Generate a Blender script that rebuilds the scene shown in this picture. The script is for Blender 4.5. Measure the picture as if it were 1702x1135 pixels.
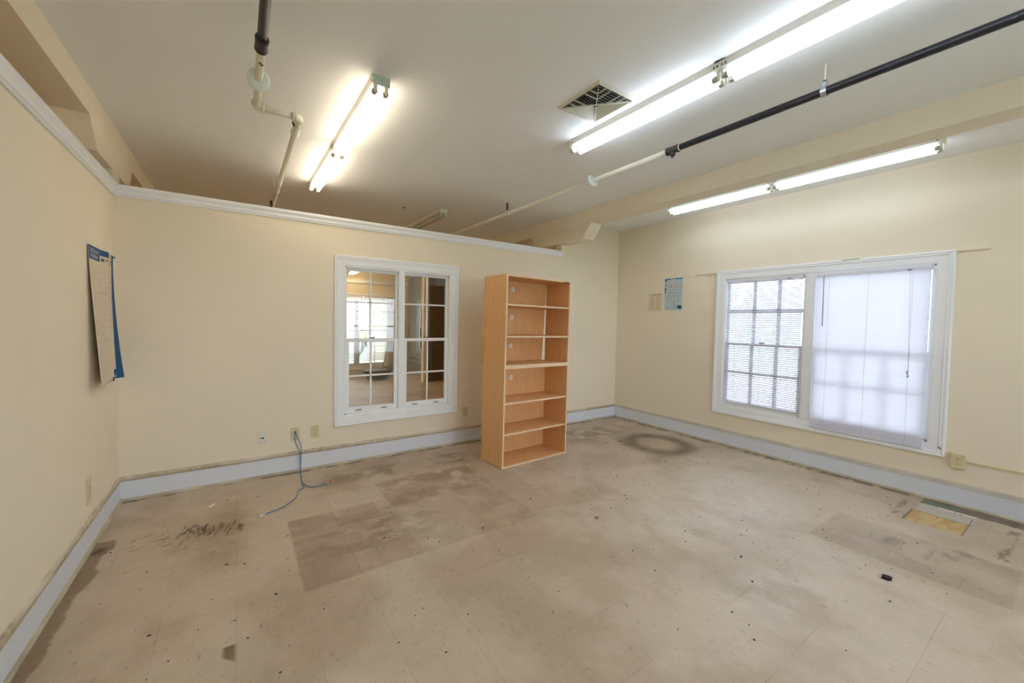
import bpy, bmesh, math, random
import numpy as np
from mathutils import Vector, Matrix
random.seed(7)
PI = math.pi
for o in list(bpy.data.objects): bpy.data.objects.remove(o)
S = bpy.context.scene
COL = S.collection

# ------------------------------------------------------------ camera
D, XL, XR, H = 4.154, -0.815, 5.17, 2.97       # back wall, left wall, right wall, ceiling
YN = -2.6                                      # wall behind the camera
YF = 10.3                                      # far wall of the next room
yaw, pitch, roll = 0.5636, -0.0358, 0.0169
cam = bpy.data.cameras.new('camera'); co = bpy.data.objects.new('camera', cam); COL.objects.link(co)
fv = Vector((math.sin(yaw)*math.cos(pitch), math.cos(yaw)*math.cos(pitch), math.sin(pitch)))
r0 = Vector((math.cos(yaw), -math.sin(yaw), 0)); u0 = r0.cross(fv)
rv = math.cos(roll)*r0 + math.sin(roll)*u0; uv = -math.sin(roll)*r0 + math.cos(roll)*u0
M = Matrix((rv, uv, -fv)).transposed().to_4x4(); M.translation = (0, 0, 1.5)
co.matrix_world = M
cam.sensor_width = 36; cam.lens = 646.108/1702*36
cam.shift_x = 48.258/1702; cam.shift_y = -10.39/1702
cam.clip_start = 0.02; cam.clip_end = 300
S.camera = co
# ------------------------------------------------------------ world and exposure
w = bpy.data.worlds.new('sky'); S.world = w; w.use_nodes = True
nt = w.node_tree; nt.nodes.clear()
tc = nt.nodes.new('ShaderNodeTexCoord'); sp = nt.nodes.new('ShaderNodeSeparateXYZ'); rp = nt.nodes.new('ShaderNodeValToRGB')
bg = nt.nodes.new('ShaderNodeBackground'); ow = nt.nodes.new('ShaderNodeOutputWorld')
rp.color_ramp.elements[0].position = 0.0; rp.color_ramp.elements[0].color = (0.84, 0.91, 1.0, 1)
rp.color_ramp.elements[1].position = 0.6; rp.color_ramp.elements[1].color = (0.68, 0.80, 1.0, 1)
nt.links.new(tc.outputs['Generated'], sp.inputs[0]); nt.links.new(sp.outputs['Z'], rp.inputs[0])
nt.links.new(rp.outputs[0], bg.inputs[0]); nt.links.new(bg.outputs[0], ow.inputs[0])
SKY = 4.6
bg.inputs[1].default_value = SKY
vs = S.view_settings
S.display_settings.display_device = 'sRGB'
vs.view_transform = 'Standard'; vs.look = 'None'; vs.gamma = 1; vs.use_curve_mapping = False
vs.exposure = 0.86
WARM = (1.0, 0.86, 0.66); COOL = (0.75, 0.88, 1.04)
TUBE_WARM, TUBE_COOL, TUBE_FAR = 7.0, 6.2, 16.0
try:
    S.cycles.max_bounces = 10; S.cycles.diffuse_bounces = 6; S.cycles.transmission_bounces = 8; S.cycles.transparent_max_bounces = 16
except Exception: pass

# ------------------------------------------------------------ materials
def srgb(c):
    if isinstance(c, str):
        c = [int(c[i:i+2], 16)/255 for i in (0, 2, 4)]
    return tuple((x/12.92 if x <= 0.04045 else ((x+0.055)/1.055)**2.4) for x in c) + (1,)
class NT:
    def __init__(s, name):
        s.m = bpy.data.materials.new(name); s.m.use_nodes = True; s.t = s.m.node_tree; s.n = s.t.nodes
        s.b = s.n['Principled BSDF']; s.o = s.n['Material Output']
    def new(s, typ, **kw):
        n = s.n.new(typ)
        for k, v in kw.items():
            if hasattr(n, k): setattr(n, k, v)
        return n
    def link(s, a, b): s.t.links.new(a, b)
    def set(s, inp, v):
        if hasattr(v, 'links') or isinstance(v, bpy.types.NodeSocket): s.link(v, inp)
        else: inp.default_value = v
    def math(s, op, a, b=0.0, c=0.0, clamp=False):
        n = s.n.new('ShaderNodeMath'); n.operation = op; n.use_clamp = clamp
        s.set(n.inputs[0], a); s.set(n.inputs[1], b); s.set(n.inputs[2], c); return n.outputs[0]
    def mix(s, f, a, b, mode='MIX'):
        n = s.n.new('ShaderNodeMix'); n.data_type = 'RGBA'; n.blend_type = mode
        s.set(n.inputs[0], f); s.set(n.inputs[6], a); s.set(n.inputs[7], b); return n.outputs[2]
    def noise(s, scale, detail=4, rough=0.55, vec=None, stretch=None):
        if vec is None: vec = s.pos()
        if stretch:
            mp = s.n.new('ShaderNodeMapping'); mp.inputs['Scale'].default_value = stretch; s.link(vec, mp.inputs[0]); vec = mp.outputs[0]
        n = s.n.new('ShaderNodeTexNoise'); n.inputs['Scale'].default_value = scale; n.inputs['Detail'].default_value = detail
        n.inputs['Roughness'].default_value = rough; s.link(vec, n.inputs['Vector']); return n.outputs['Fac']
    def pos(s):
        if not hasattr(s, '_p'): s._p = s.n.new('ShaderNodeTexCoord').outputs['Object']
        return s._p
    def ramp(s, f, a, b):
        n = s.n.new('ShaderNodeMapRange'); n.inputs[1].default_value = a; n.inputs[2].default_value = b
        s.link(f, n.inputs[0]); return n.outputs[0]
    def bump(s, h, st, dist=0.01):
        n = s.n.new('ShaderNodeBump'); n.inputs['Strength'].default_value = st; n.inputs['Distance'].default_value = dist
        s.link(h, n.inputs['Height']); s.link(n.outputs[0], s.b.inputs['Normal'])
def simple(name, c, rough=0.5, var=0.06, scale=8, metal=0, spec=0.5, bump=0):
    t = NT(name); col = srgb(c); dark = tuple(x*(1-var) for x in col[:3]) + (1,)
    n = t.noise(scale)
    t.set(t.b.inputs['Base Color'], t.mix(t.ramp(n, .3, .7), dark, col))
    t.b.inputs['Roughness'].default_value = rough; t.b.inputs['Metallic'].default_value = metal
    t.b.inputs['Specular IOR Level'].default_value = spec
    if bump: t.bump(t.noise(scale*12), bump)
    return t.m
def paint_mat(name, c, var=0.05, scuff=0.0, rough=0.7, scuffcol='8f7f68', spec=0.3):
    t = NT(name); col = srgb(c); dark = tuple(x*(1-var) for x in col[:3]) + (1,)
    b = t.mix(t.ramp(t.noise(0.9, 5), .3, .7), dark, col)
    if scuff:
        s1 = t.ramp(t.noise(5.5, 8, .7, stretch=(1, 1, 2.5)), .66, .76); s2 = t.ramp(t.noise(40, 3), .55, .7)
        b = t.mix(t.math('MULTIPLY', t.math('MULTIPLY', s1, s2), scuff), b, srgb(scuffcol))
    t.set(t.b.inputs['Base Color'], b); t.b.inputs['Roughness'].default_value = rough
    t.b.inputs['Specular IOR Level'].default_value = spec
    t.bump(t.noise(180, 2), 0.06, 0.002)
    return t.m
def emit(name, c, st):
    t = NT(name); t.b.inputs['Base Color'].default_value = (.9, .9, .9, 1)
    t.b.inputs['Emission Color'].default_value = tuple(c) + (1,); t.b.inputs['Emission Strength'].default_value = st
    return t.m
WALL = paint_mat('cream wall paint', 'ece0ca', scuff=0.35)
CEIL = paint_mat('ceiling paint', 'f1f2f2', var=.03, rough=.85)
BEAM = paint_mat('cream beam paint', 'ebe0ca', rough=.8)
TRIM = paint_mat('white trim paint', 'eff1f3', scuff=0.25, rough=.4, scuffcol='9a9184', spec=.4)
BASE = paint_mat('baseboard paint', 'dde1e8', scuff=0.6, rough=.4, scuffcol='9a938b', spec=.4)
def dirty_trim():
    t = NT('dirty moulding paint')
    a = t.ramp(t.noise(3.0, 8, .7, stretch=(1, 1, 8)), .38, .62); f = t.ramp(t.noise(22, 5), .35, .6)
    sz = t.new('ShaderNodeSeparateXYZ'); t.link(t.pos(), sz.inputs[0]); low = t.math('SUBTRACT', 1.0, t.ramp(sz.outputs[2], .172, .180))
    b = t.mix(t.math('MULTIPLY', a, .6), srgb('d8cfbf'), srgb('b9a98d')); b = t.mix(t.math('MULTIPLY', low, .65), b, srgb('a08a69')); b = t.mix(t.math('MULTIPLY', t.math('MULTIPLY', f, a), .6), b, srgb('84704f'))
    t.set(t.b.inputs['Base Color'], b); t.b.inputs['Roughness'].default_value = .6; return t.m
CAPM = dirty_trim()
WOOD_N = None
def wood(name, c1, c2):
    t = NT(name)
    n = t.noise(9, 6, .6, stretch=(7, 7, .55)); n2 = t.noise(1.6, 3)
    b = t.mix(t.ramp(n, .35, .68), srgb(c1), srgb(c2)); b = t.mix(t.math('MULTIPLY', t.ramp(n2, .4, .7), .25), b, srgb('cf9d6e'))
    t.set(t.b.inputs['Base Color'], b); t.b.inputs['Roughness'].default_value = .42; t.b.inputs['Specular IOR Level'].default_value = .4
    return t.m
MAPLE = wood('maple laminate', 'dba66e', 'e6b883')
MAPLE_EDGE = wood('maple edge band', 'dcb994', 'e8cba9')
GROM = simple('cream plastic', 'e8e0ca', .4)
IVORY = simple('ivory plastic', 'd9cba2', .35, var=.1)
WHITEP = simple('white plastic', 'e2ded2', .35)
DARK = simple('black slot', '17130f', .6)
BLACKM = None
def pipe_black():
    t = NT('black painted pipe')
    f = t.ramp(t.noise(60, 3, .6, stretch=(1, .18, 1)), .66, .7); g = t.ramp(t.noise(4, 2), .45, .6)
    t.set(t.b.inputs['Base Color'], t.mix(t.math('MULTIPLY', f, g), srgb('1d1f24'), srgb('b9bcc2')))
    t.b.inputs['Roughness'].default_value = .38; return t.m
BLACKM = pipe_black()
IRON = simple('dark cast iron', '35332f', .55, var=.4, scale=30, bump=.2)
PIPEW = simple('white painted pipe', 'e6dfcc', .4)
DISCW = simple('white escutcheon', 'dfe5df', .35)
STEEL = simple('galvanised steel', 'b7bcc0', .35, metal=.7)
FIXW = simple('white enamel fixture', 'dcd9cc', .35)
FIXG = simple('grey green end plate', 'b9c4b6', .4)
CAPG = simple('tube end cap', 'b9b3a4', .3, metal=.5)
LIT_WARM = emit('lit warm tube', WARM, TUBE_WARM); LIT_COOL = emit('lit cool tube', COOL, TUBE_COOL); LIT_FAR = emit('lit far tube', (1.0, .76, .45), TUBE_FAR)
LIT_FILL = emit('added rear fill tube', (.80, .90, 1.04), 6.4)  # tube glow for the fill fixtures added behind the camera
OFFT = simple('unlit tube', 'cfc8b6', .25)
VENTM = simple('vent enamel', 'd8d6c6', .45); VENTD = simple('vent dark duct', '2c3130', .8)
SPRK = simple('dark bronze sprinkler', '1b1512', .4, metal=.4)
def glass(name, refl=.08):
    t = NT(name); t.n.remove(t.b)
    tr = t.new('ShaderNodeBsdfTransparent'); tr.inputs[0].default_value = (.95, .96, .95, 1)
    gl = t.new('ShaderNodeBsdfGlossy'); gl.inputs['Roughness'].default_value = .0
    fr = t.new('ShaderNodeFresnel'); fr.inputs[0].default_value = 1.5
    mx = t.new('ShaderNodeMixShader'); f = t.math('MULTIPLY', fr.outputs[0], 1.6, clamp=True)
    t.link(f, mx.inputs[0]); t.link(tr.outputs[0], mx.inputs[1]); t.link(gl.outputs[0], mx.inputs[2]); t.link(mx.outputs[0], t.o.inputs[0])
    return t.m
GLASS = glass('window glass')
def translucent(name, c, f):
    t = NT(name); t.b.inputs['Base Color'].default_value = srgb(c); t.b.inputs['Roughness'].default_value = .5
    tl = t.new('ShaderNodeBsdfTranslucent'); tl.inputs[0].default_value = srgb(c); mx = t.new('ShaderNodeMixShader'); mx.inputs[0].default_value = f
    t.link(t.b.outputs[0], mx.inputs[1]); t.link(tl.outputs[0], mx.inputs[2]); t.link(mx.outputs[0], t.o.inputs[0]); return t.m
SLAT = translucent('white blind slat', 'e2e1ea', .14)
SLAT2 = translucent('white closed blind slat', 'e9e8f2', .30)
RAILM = simple('blind rail enamel', 'dcdbe6', .35)
WAND = simple('grey plastic wand', '8d8b96', .3)
CORDM = simple('blind cord', 'b9b9bd', .7)
CURT = translucent('sheer curtain', 'cfc6ab', .4)
GREYG = simple('grey metal latch', '8a8378', .4, metal=.4)
PAPER = simple('old paper', 'ddd0ba', .7, var=.05)
PAPERB = simple('blue paper', 'bcd0d6', .7)
TEAL = simple('teal ink', '1d6f93', .6); NAVY = simple('navy ink', '0c4f7d', .6); INK = simple('grey ink', '6d6f74', .7); INKW = simple('white ink', 'd6dde0', .7)
INKY = simple('yellow ink', 'c9b667', .7); INKP = simple('faint pink ink', 'c3a9a0', .7)
BLUEC = simple('blue cable jacket', '2c6d9c', .4); CLEARP = simple('clear connector plastic', 'd4cfc8', .2); REDP = simple('red connector boot', 'c0442f', .4)
BROWN = simple('dark brown door', '3a2c16', .5)
MAROON = simple('dark maroon plastic', '30101a', .6, spec=.2); CHIPW = simple('white plastic chip', 'e6e8e2', .4)
GREEN = simple('green masking tape', '5da06a', .6)

# ------------------------------------------------------------ mesh helpers
class MB:
    def __init__(s): s.v = []; s.f = []; s.mi = []; s.sm = []
    def add(s, vs, fs, mi=0, sm=False, T=None):
        b = len(s.v); s.v += [tuple(T @ Vector(p)) if T else tuple(p) for p in vs]
        s.f += [tuple(b+i for i in f) for f in fs]; s.mi += [mi]*len(fs); s.sm += [sm]*len(fs); return s
    def box(s, x0, x1, y0, y1, z0, z1, mi=0, T=None):
        v = [(x, y, z) for x in (x0, x1) for y in (y0, y1) for z in (z0, z1)]
        return s.add(v, [(0, 1, 3, 2), (4, 6, 7, 5), (0, 4, 5, 1), (2, 3, 7, 6), (0, 2, 6, 4), (1, 5, 7, 3)], mi, False, T)
    def prism(s, poly, axis, a, b, mi=0, T=None):
        """polygon in the other two axes (cyclic order kept xyz without axis) extruded a..b"""
        n = len(poly)
        def mk(p, t):
            q = list(p); q.insert('xyz'.index(axis), t); return tuple(q)
        v = [mk(p, a) for p in poly] + [mk(p, b) for p in poly]
        f = [tuple(range(n)), tuple(range(2*n-1, n-1, -1))] + [(i, (i+1) % n, n+(i+1) % n, n+i) for i in range(n)]
        return s.add(v, f, mi, False, T)
    def tube(s, pts, r, seg=12, mi=0, caps=True, T=None):
        pts = [Vector(p) for p in pts]; n = len(pts); rr = r if isinstance(r, (list, tuple)) else [r]*n
        v = []; up = None
        for i, p in enumerate(pts):
            t = (pts[min(i+1, n-1)] - pts[max(i-1, 0)]).normalized()
            if up is None:
                up = t.orthogonal().normalized()
            else:
                up = (up - t*up.dot(t)).normalized()
            w_ = t.cross(up)
            for k in range(seg):
                a = 2*PI*k/seg; v.append(tuple(p + (up*math.cos(a) + w_*math.sin(a))*rr[i]))
        f = [(i*seg+k, i*seg+(k+1) % seg, (i+1)*seg+(k+1) % seg, (i+1)*seg+k) for i in range(n-1) for k in range(seg)]
        s.add(v, f, mi, True, T)
        if caps: s.add([v[k] for k in range(seg)], [tuple(range(seg))], mi, False, T); s.add([v[(n-1)*seg+k] for k in range(seg)], [tuple(range(seg))], mi, False, T)
        return s
    def cyl(s, p, q, r, seg=16, mi=0, T=None): return s.tube([p, q], r, seg, mi, True, T)
    def sphere(s, c, r, mi=0, nu=12, nv=8, sc=(1, 1, 1), T=None):
        v = []; f = []
        for j in range(nv+1):
            th = PI*j/nv
            for i in range(nu):
                a = 2*PI*i/nu; v.append((c[0]+r*sc[0]*math.sin(th)*math.cos(a), c[1]+r*sc[1]*math.sin(th)*math.sin(a), c[2]+r*sc[2]*math.cos(th)))
        for j in range(nv):
            for i in range(nu): f.append((j*nu+i, j*nu+(i+1) % nu, (j+1)*nu+(i+1) % nu, (j+1)*nu+i))
        return s.add(v, f, mi, True, T)
    def build(s, name, mats, parent=None, bevel=0, loc=None, smooth_ang=None, **props):
        me = bpy.data.meshes.new(name); me.from_pydata(s.v, [], s.f)
        bm = bmesh.new(); bm.from_mesh(me); bmesh.ops.remove_doubles(bm, verts=bm.verts, dist=1e-6)
        bmesh.ops.recalc_face_normals(bm, faces=bm.faces); bm.to_mesh(me); bm.free()
        if len(me.polygons) == len(s.f):
            me.polygons.foreach_set('material_index', s.mi); me.polygons.foreach_set('use_smooth', s.sm)
        for m in (mats if isinstance(mats, (list, tuple)) else [mats]): me.materials.append(m)
        o = bpy.data.objects.new(name, me); COL.objects.link(o)
        if parent: o.parent = parent
        if loc: o.location = loc
        if bevel:
            b = o.modifiers.new('bevel', 'BEVEL'); b.width = bevel; b.segments = 2; b.limit_method = 'ANGLE'; b.angle_limit = .6
        for k, v in props.items(): o[k] = v
        return o
def thing(name, label, cat, loc=(0, 0, 0), rz=0, group=None):
    o = bpy.data.objects.new(name, None); COL.objects.link(o); o.location = loc; o.rotation_euler = (0, 0, rz); o.empty_display_size = .1
    o['label'] = label; o['category'] = cat
    if group: o['group'] = group
    return o
def tag(o, label, cat, group=None):
    o['label'] = label; o['category'] = cat
    if group: o['group'] = group
    return o
def local(root, mb):   # turn world-space geometry into the root's own frame
    bpy.context.view_layer.update(); Mi = root.matrix_world.inverted(); mb.v = [tuple(Mi @ Vector(p)) for p in mb.v]; return mb
def frame_sweep(mb, prof, a0, a1, b0, b1, P, mi=0, closed=True, sm=False):
    """prof: (outward offset, height from wall); mitred around the rectangle a0..a1, b0..b1"""
    n = len(prof); cs = [(a0, b0, -1, -1), (a1, b0, 1, -1), (a1, b1, 1, 1), (a0, b1, -1, 1)]
    v = [P(a+sa*u, b+sb*u, h) for a, b, sa, sb in cs for u, h in prof]
    f = [(c*n+i, c*n+(i+1) % n, ((c+1) % 4)*n+(i+1) % n, ((c+1) % 4)*n+i) for c in range(4) for i in range(n)]
    return mb.add(v, f, mi, sm)
PB = lambda a, b, n: (a, D-n, b)      # back wall: n = distance into the room
PR = lambda a, b, n: (XR-n, a, b)
PL = lambda a, b, n: (XL+n, a, b)
def pbox(mb, P, a0, a1, b0, b1, n0, n1, mi=0):
    v = [P(a, b, n) for a in (a0, a1) for b in (b0, b1) for n in (n0, n1)]
    return mb.add(v, [(0, 1, 3, 2), (4, 6, 7, 5), (0, 4, 5, 1), (2, 3, 7, 6), (0, 2, 6, 4), (1, 5, 7, 3)], mi)

# ------------------------------------------------------------ floor (stains are painted as a dirt attribute)
rng = np.random.RandomState(3)
def vnoise(x, y, sc, seed):
    r = np.random.RandomState(seed); g = r.rand(256, 256); X = x*sc+50.3; Y = y*sc+71.7
    xi = np.floor(X).astype(int); yi = np.floor(Y).astype(int); fx = X-xi; fy = Y-yi; fx = fx*fx*(3-2*fx); fy = fy*fy*(3-2*fy)
    G = lambda a, b: g[a % 256, b % 256]
    return (G(xi, yi)*(1-fx)+G(xi+1, yi)*fx)*(1-fy) + (G(xi, yi+1)*(1-fx)+G(xi+1, yi+1)*fx)*fy
def fbm(x, y, sc, seed, o=5):
    t = 0; a = .5; s = 0
    for k in range(o): t = t+a*vnoise(x, y, sc*2**k, seed+k); s += a; a *= .55
    return t/s
sst = lambda e0, e1, v: (lambda t: t*t*(3-2*t))(np.clip((v-e0)/(e1-e0), 0, 1))
def build_floor():
    V = []; F = []; off = 0; grids = []
    def grid(x0, x1, y0, y1, st):
        nx = int(round((x1-x0)/st))+1; ny = int(round((y1-y0)/st))+1
        X, Y = np.meshgrid(np.linspace(x0, x1, nx), np.linspace(y0, y1, ny)); return X, Y, nx, ny
    for g in [(-.83, 5.18, .0, 4.17, .008), (-.83, 5.18, YN, 0, .1), (-4, -.83, YN, 14.2, .2), (-.83, 5.18, 4.17, 14.2, .1)]:
        X, Y, nx, ny = grid(*g); i = np.arange(nx-1)[None, :]+nx*np.arange(ny-1)[:, None]+off
        F.append(np.stack([i, i+1, i+nx+1, i+nx], -1).reshape(-1, 4)); V.append(np.stack([X.ravel(), Y.ravel()], -1)); off += nx*ny
    V = np.concatenate(V); F = np.concatenate(F); x, y = V[:, 0].copy(), V[:, 1].copy()
    me = bpy.data.meshes.new('floor'); me.vertices.add(len(V)); me.vertices.foreach_set('co', np.column_stack([V, np.zeros(len(V))]).ravel())
    me.loops.add(F.size); me.loops.foreach_set('vertex_index', F.ravel().astype(np.int32)); me.polygons.add(len(F))
    me.polygons.foreach_set('loop_start', np.arange(0, F.size, 4, dtype=np.int32)); me.update(calc_edges=True); me.validate()
    C = np.zeros((len(V), 3)); A = np.zeros(len(V))
    def over(mask, col, op=1.0):
        nonlocal C, A
        m = np.clip(mask*op, 0, 1); c = np.array(srgb(col)[:3]); Ao = m+A*(1-m)
        C = np.where(Ao[:, None] > 1e-6, (c[None]*m[:, None]+C*(A*(1-m))[:, None])/np.maximum(Ao, 1e-6)[:, None], C); A = Ao
    wx = x+.03*(fbm(x, y, 9, 90)-.5); wy = y+.03*(fbm(x, y, 9, 95)-.5)
    def rect(x0, x1, y0, y1, s=.008, warp=False, amt=1):
        X, Y = (wx, wy) if warp else (x, y)
        return sst(x0-s, x0+s, X)*(1-sst(x1-s, x1+s, X))*sst(y0-s, y0+s, Y)*(1-sst(y1-s, y1+s, Y))
    def blob(cx, cy, rx, ry, soft=.5, ang=0):
        ca, sa = math.cos(ang), math.sin(ang); X = (wx-cx)*ca+(wy-cy)*sa; Y = -(wx-cx)*sa+(wy-cy)*ca
        return 1-sst(1-soft, 1, np.sqrt((X/rx)**2+(Y/ry)**2))
    n1 = fbm(x, y, 2.2, 10); n2 = fbm(x, y, 7, 20); n3 = fbm(x*.6+y*.3, y*1.5, 12, 30)
    room = (y < 4.17)*(x > -.82)*1.
    over(sst(.44, .68, n1), '8a7050', .30); over(sst(.52, .66, fbm(x, y, 3.1, 77)), '7f6d57', .10)                 # broad traffic grime
    over(blob(.6, 3.3, 1.6, 1.0, .9)*sst(.3, .7, n1), '86683f', .40)
    over(blob(3.0, 1.7, 1.2, .75, .9)*sst(.35, .65, n2), 'd9d2c8', .35)   # pale worn patch, its sheen painted as colour
    over(blob(2.6, .9, .5, .3, .9)*sst(.4, .6, n2), 'd9d2c8', .4)
    over(blob(3.9, 2.2, .5, .5, .9)*sst(.4, .7, n2), 'cfc7ba', .3)
    over(rect(.305, .622, 2.265, 3.13, .006), '7a6047', .36); over(rect(.305, .935, 2.5, 3.13, .006)*sst(.3, .6, n3), '7a6047', .25)
    over(rect(.62, 1.98, 2.27, 3.0, .010)*sst(.2, .6, n2), '80664a', .27); over(rect(.62, 1.02, 2.27, 3.14, .01), '80664a', .17)
    over(blob(.9, 2.7, .7, .35, .9)*sst(.45, .6, n3), '6c5c4e', .35)
    over(rect(1.04, 2.0, 2.99, 3.48, .02, True)*sst(.25, .55, n2), '7b5b39', .40); over(blob(1.25, 3.05, .35, .16, .7, .3), '6f5234', .32)
    over(blob(1.75, 3.35, .5, .16, .8)*sst(.4, .55, n2), '6f5234', .35)
    over(blob(1.3, 3.75, .9, .22, .8)*sst(.42, .58, n2), '6d5736', .5); over(blob(2.0, 3.7, .3, .3, .8)*sst(.4, .6, n3), '5d4a30', .5)
    over(blob(4.0, 3.65, 1.1, .45, .7)*sst(.40, .6, n2), '6a5639', .5); over(blob(3.5, 3.75, .4, .3, .8)*sst(.45, .55, n3), '54452e', .55)
    d = np.sqrt((wx-4.46)**2+((wy-2.90)*1.0)**2)                 # ring left by a pot
    over(np.exp(-((d-.33)/.13)**2)*(.85+.5*(n2-.5)), '4f4029', .85); over(1-sst(.05, .28, d), 'c0aa86', .35)
    over(blob(4.13, 3.2, .06, .05, .6), '33281b', .6)
    over(blob(3.9, 2.55, .35, .15, .9)*sst(.4, .6, n2), '7d6a4e', .4)
    over(rect(3.50, 4.12, .19, 1.07, .01)*(.6+.8*(n2-.3)), '7d664f', .34)
    for cx, cy, rx, ry in [(3.9, .75, .16, .12), (3.98, .46, .10, .12), (3.82, .52, .2, .06), (4.1, .42, .08, .1)]: over(blob(cx, cy, rx, ry, .9)*sst(.3, .6, n3), '5c4a38', .42)
    over(rect(4.445, 4.737, .478, .768, .004), 'c9ac78', 1.0); over(rect(4.445, 4.737, .478, .768, .004)*sst(.45, .6, n3), 'b38a55', .6)
    over(rect(4.74, 4.985, .455, .758, .004), 'b9b1a4', 1.0); over(rect(4.955, 4.985, .455, .66, .005), 'e6e1d8', .9)
    over(rect(4.985, 5.15, .18, .765, .006, True), '6a5b4b', .85); over(rect(5.03, 5.12, .56, .74, .01, True), '5f8270', .8)
    over(rect(4.735, 4.742, .455, .76, .003), '2f261d', .9); over(rect(4.44, 4.74, .765, .776, .003), '3b2d20', .85); over(rect(4.44, 4.90, .468, .477, .003), '5b4b3a', .7)
    over(rect(4.5, 5.12, .775, .86, .01, True)*sst(.4, .6, n3), '6d5844', .55)
    over(rect(4.2, 5.1, .25, .30, .01, True)*sst(.5, .6, n3), '5d4c3b', .6)
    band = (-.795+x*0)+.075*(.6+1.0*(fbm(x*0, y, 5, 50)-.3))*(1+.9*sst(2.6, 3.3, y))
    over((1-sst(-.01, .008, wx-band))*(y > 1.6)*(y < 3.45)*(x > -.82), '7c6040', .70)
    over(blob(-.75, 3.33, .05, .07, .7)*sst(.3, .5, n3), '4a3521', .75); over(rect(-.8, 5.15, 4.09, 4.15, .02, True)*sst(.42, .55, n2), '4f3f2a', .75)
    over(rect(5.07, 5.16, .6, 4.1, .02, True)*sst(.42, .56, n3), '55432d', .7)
    over(rect(-.062, -.014, 1.953, 2.062, .004)*(y-1.95 > (-.014-x)*1.0), '7d6a4d', .9)
    R = random.Random(5)
    def stroke(x0, y0, L, ang, wd, col, op):
        ca, sa = math.cos(ang), math.sin(ang); sel = np.where((abs(x-x0) < L+.05)*(abs(y-y0) < L+.05))[0]
        if len(sel) == 0: return
        X = (x[sel]-x0)*ca+(y[sel]-y0)*sa; Y = -(x[sel]-x0)*sa+(y[sel]-y0)*ca
        m = np.zeros(len(x)); m[sel] = (1-sst(wd*.5, wd, abs(Y)))*(1-sst(L*.35, L*.5, abs(X))); over(m, col, op)
    for k in range(46):
        t = R.random(); stroke(-.33+t*.34+R.uniform(-.02, .02), 3.36-t*.11+R.uniform(-.09, .06), R.uniform(.03, .12), PI/2*R.uniform(.62, .85)+.25, .006, '3b2717', R.uniform(.5, .95))
    for k in range(14): stroke(R.uniform(-.72, -.3), R.uniform(3.12, 3.42), R.uniform(.04, .1), R.uniform(.1, .8), .006, '4a3524', .6)
    over(blob(-.12, 3.28, .22, .10, .9), '6f4f2e', .35)
    for k in range(150): stroke(R.uniform(-.7, 5.0), R.uniform(.3, 4.0), R.uniform(.012, .05), R.uniform(0, PI), .005, '54432f', R.uniform(.3, .7))
    for k in range(24):
        t = k/23; stroke(2.05+t*1.7, 2.36-.25*t-.85*t*t*.9, .1, -.12-.9*t, .005, '6e5f4c', .35)
    at = me.color_attributes.new('dirt', 'FLOAT_COLOR', 'POINT'); at.data.foreach_set('color', np.column_stack([C, A]).astype(np.float32).ravel())
    t = NT('vinyl tile'); a = t.new('ShaderNodeAttribute', attribute_name='dirt')
    sx = t.new('ShaderNodeSeparateXYZ'); t.link(t.pos(), sx.inputs[0])
    def seam(o, offs, k):
        u = t.math('DIVIDE', t.math('SUBTRACT', o, offs), .3155); fr = t.math('FRACT', u); dd = t.math('ABSOLUTE', t.math('SUBTRACT', fr, .5))
        vis = t.ramp(t.noise(k, 3), .40, .62); return t.math('MULTIPLY', t.math('GREATER_THAN', dd, .4955), vis), t.math('FLOOR', u)
    s1, i1 = seam(sx.outputs[0], -.011, 1.7); s2, i2 = seam(sx.outputs[1], .06, 2.3)
    cmb = t.new('ShaderNodeCombineXYZ'); t.link(i1, cmb.inputs[0]); t.link(i2, cmb.inputs[1])
    wn = t.new('ShaderNodeTexWhiteNoise'); t.link(cmb.outputs[0], wn.inputs[0])
    base = t.mix(t.math('MULTIPLY', wn.outputs[0], .35), srgb('cbbaa6'), srgb('bead99'))
    fl1 = t.ramp(t.noise(70, 3, .5, stretch=(1, .35, 1)), .62, .68); fl2 = t.ramp(t.noise(62, 3, .5, stretch=(.4, 1, 1)), .64, .70)
    base = t.mix(t.math('MULTIPLY', fl1, .40), base, srgb('9b8668')); base = t.mix(t.math('MULTIPLY', fl2, .35), base, srgb('ddd0ba'))
    fine = t.ramp(t.noise(9, 8, .7), .3, .75); base = t.mix(t.math('MULTIPLY', fine, .22), base, srgb('a68f70'))
    base = t.mix(t.math('MULTIPLY', t.math('MAXIMUM', s1, s2), .5), base, srgb('77644c'))
    spk = t.ramp(t.noise(34, 2, .5), .73, .76); base = t.mix(t.math('MULTIPLY', spk, .6), base, srgb('5a4733'))
    br = t.math('MULTIPLY', a.outputs['Alpha'], t.math('ADD', .72, t.math('MULTIPLY', t.noise(30, 5), .55)), clamp=True)
    base = t.mix(br, base, a.outputs['Color'])
    t.set(t.b.inputs['Base Color'], base); t.set(t.b.inputs['Roughness'], t.math('ADD', .34, t.math('MULTIPLY', t.noise(3, 4), .3)))
    t.b.inputs['Specular IOR Level'].default_value = .35; t.bump(t.noise(45, 4), .05, .002)
    me.materials.append(t.m); o = bpy.data.objects.new('floor', me); COL.objects.link(o); o['kind'] = 'structure'; return o
build_floor()

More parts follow.
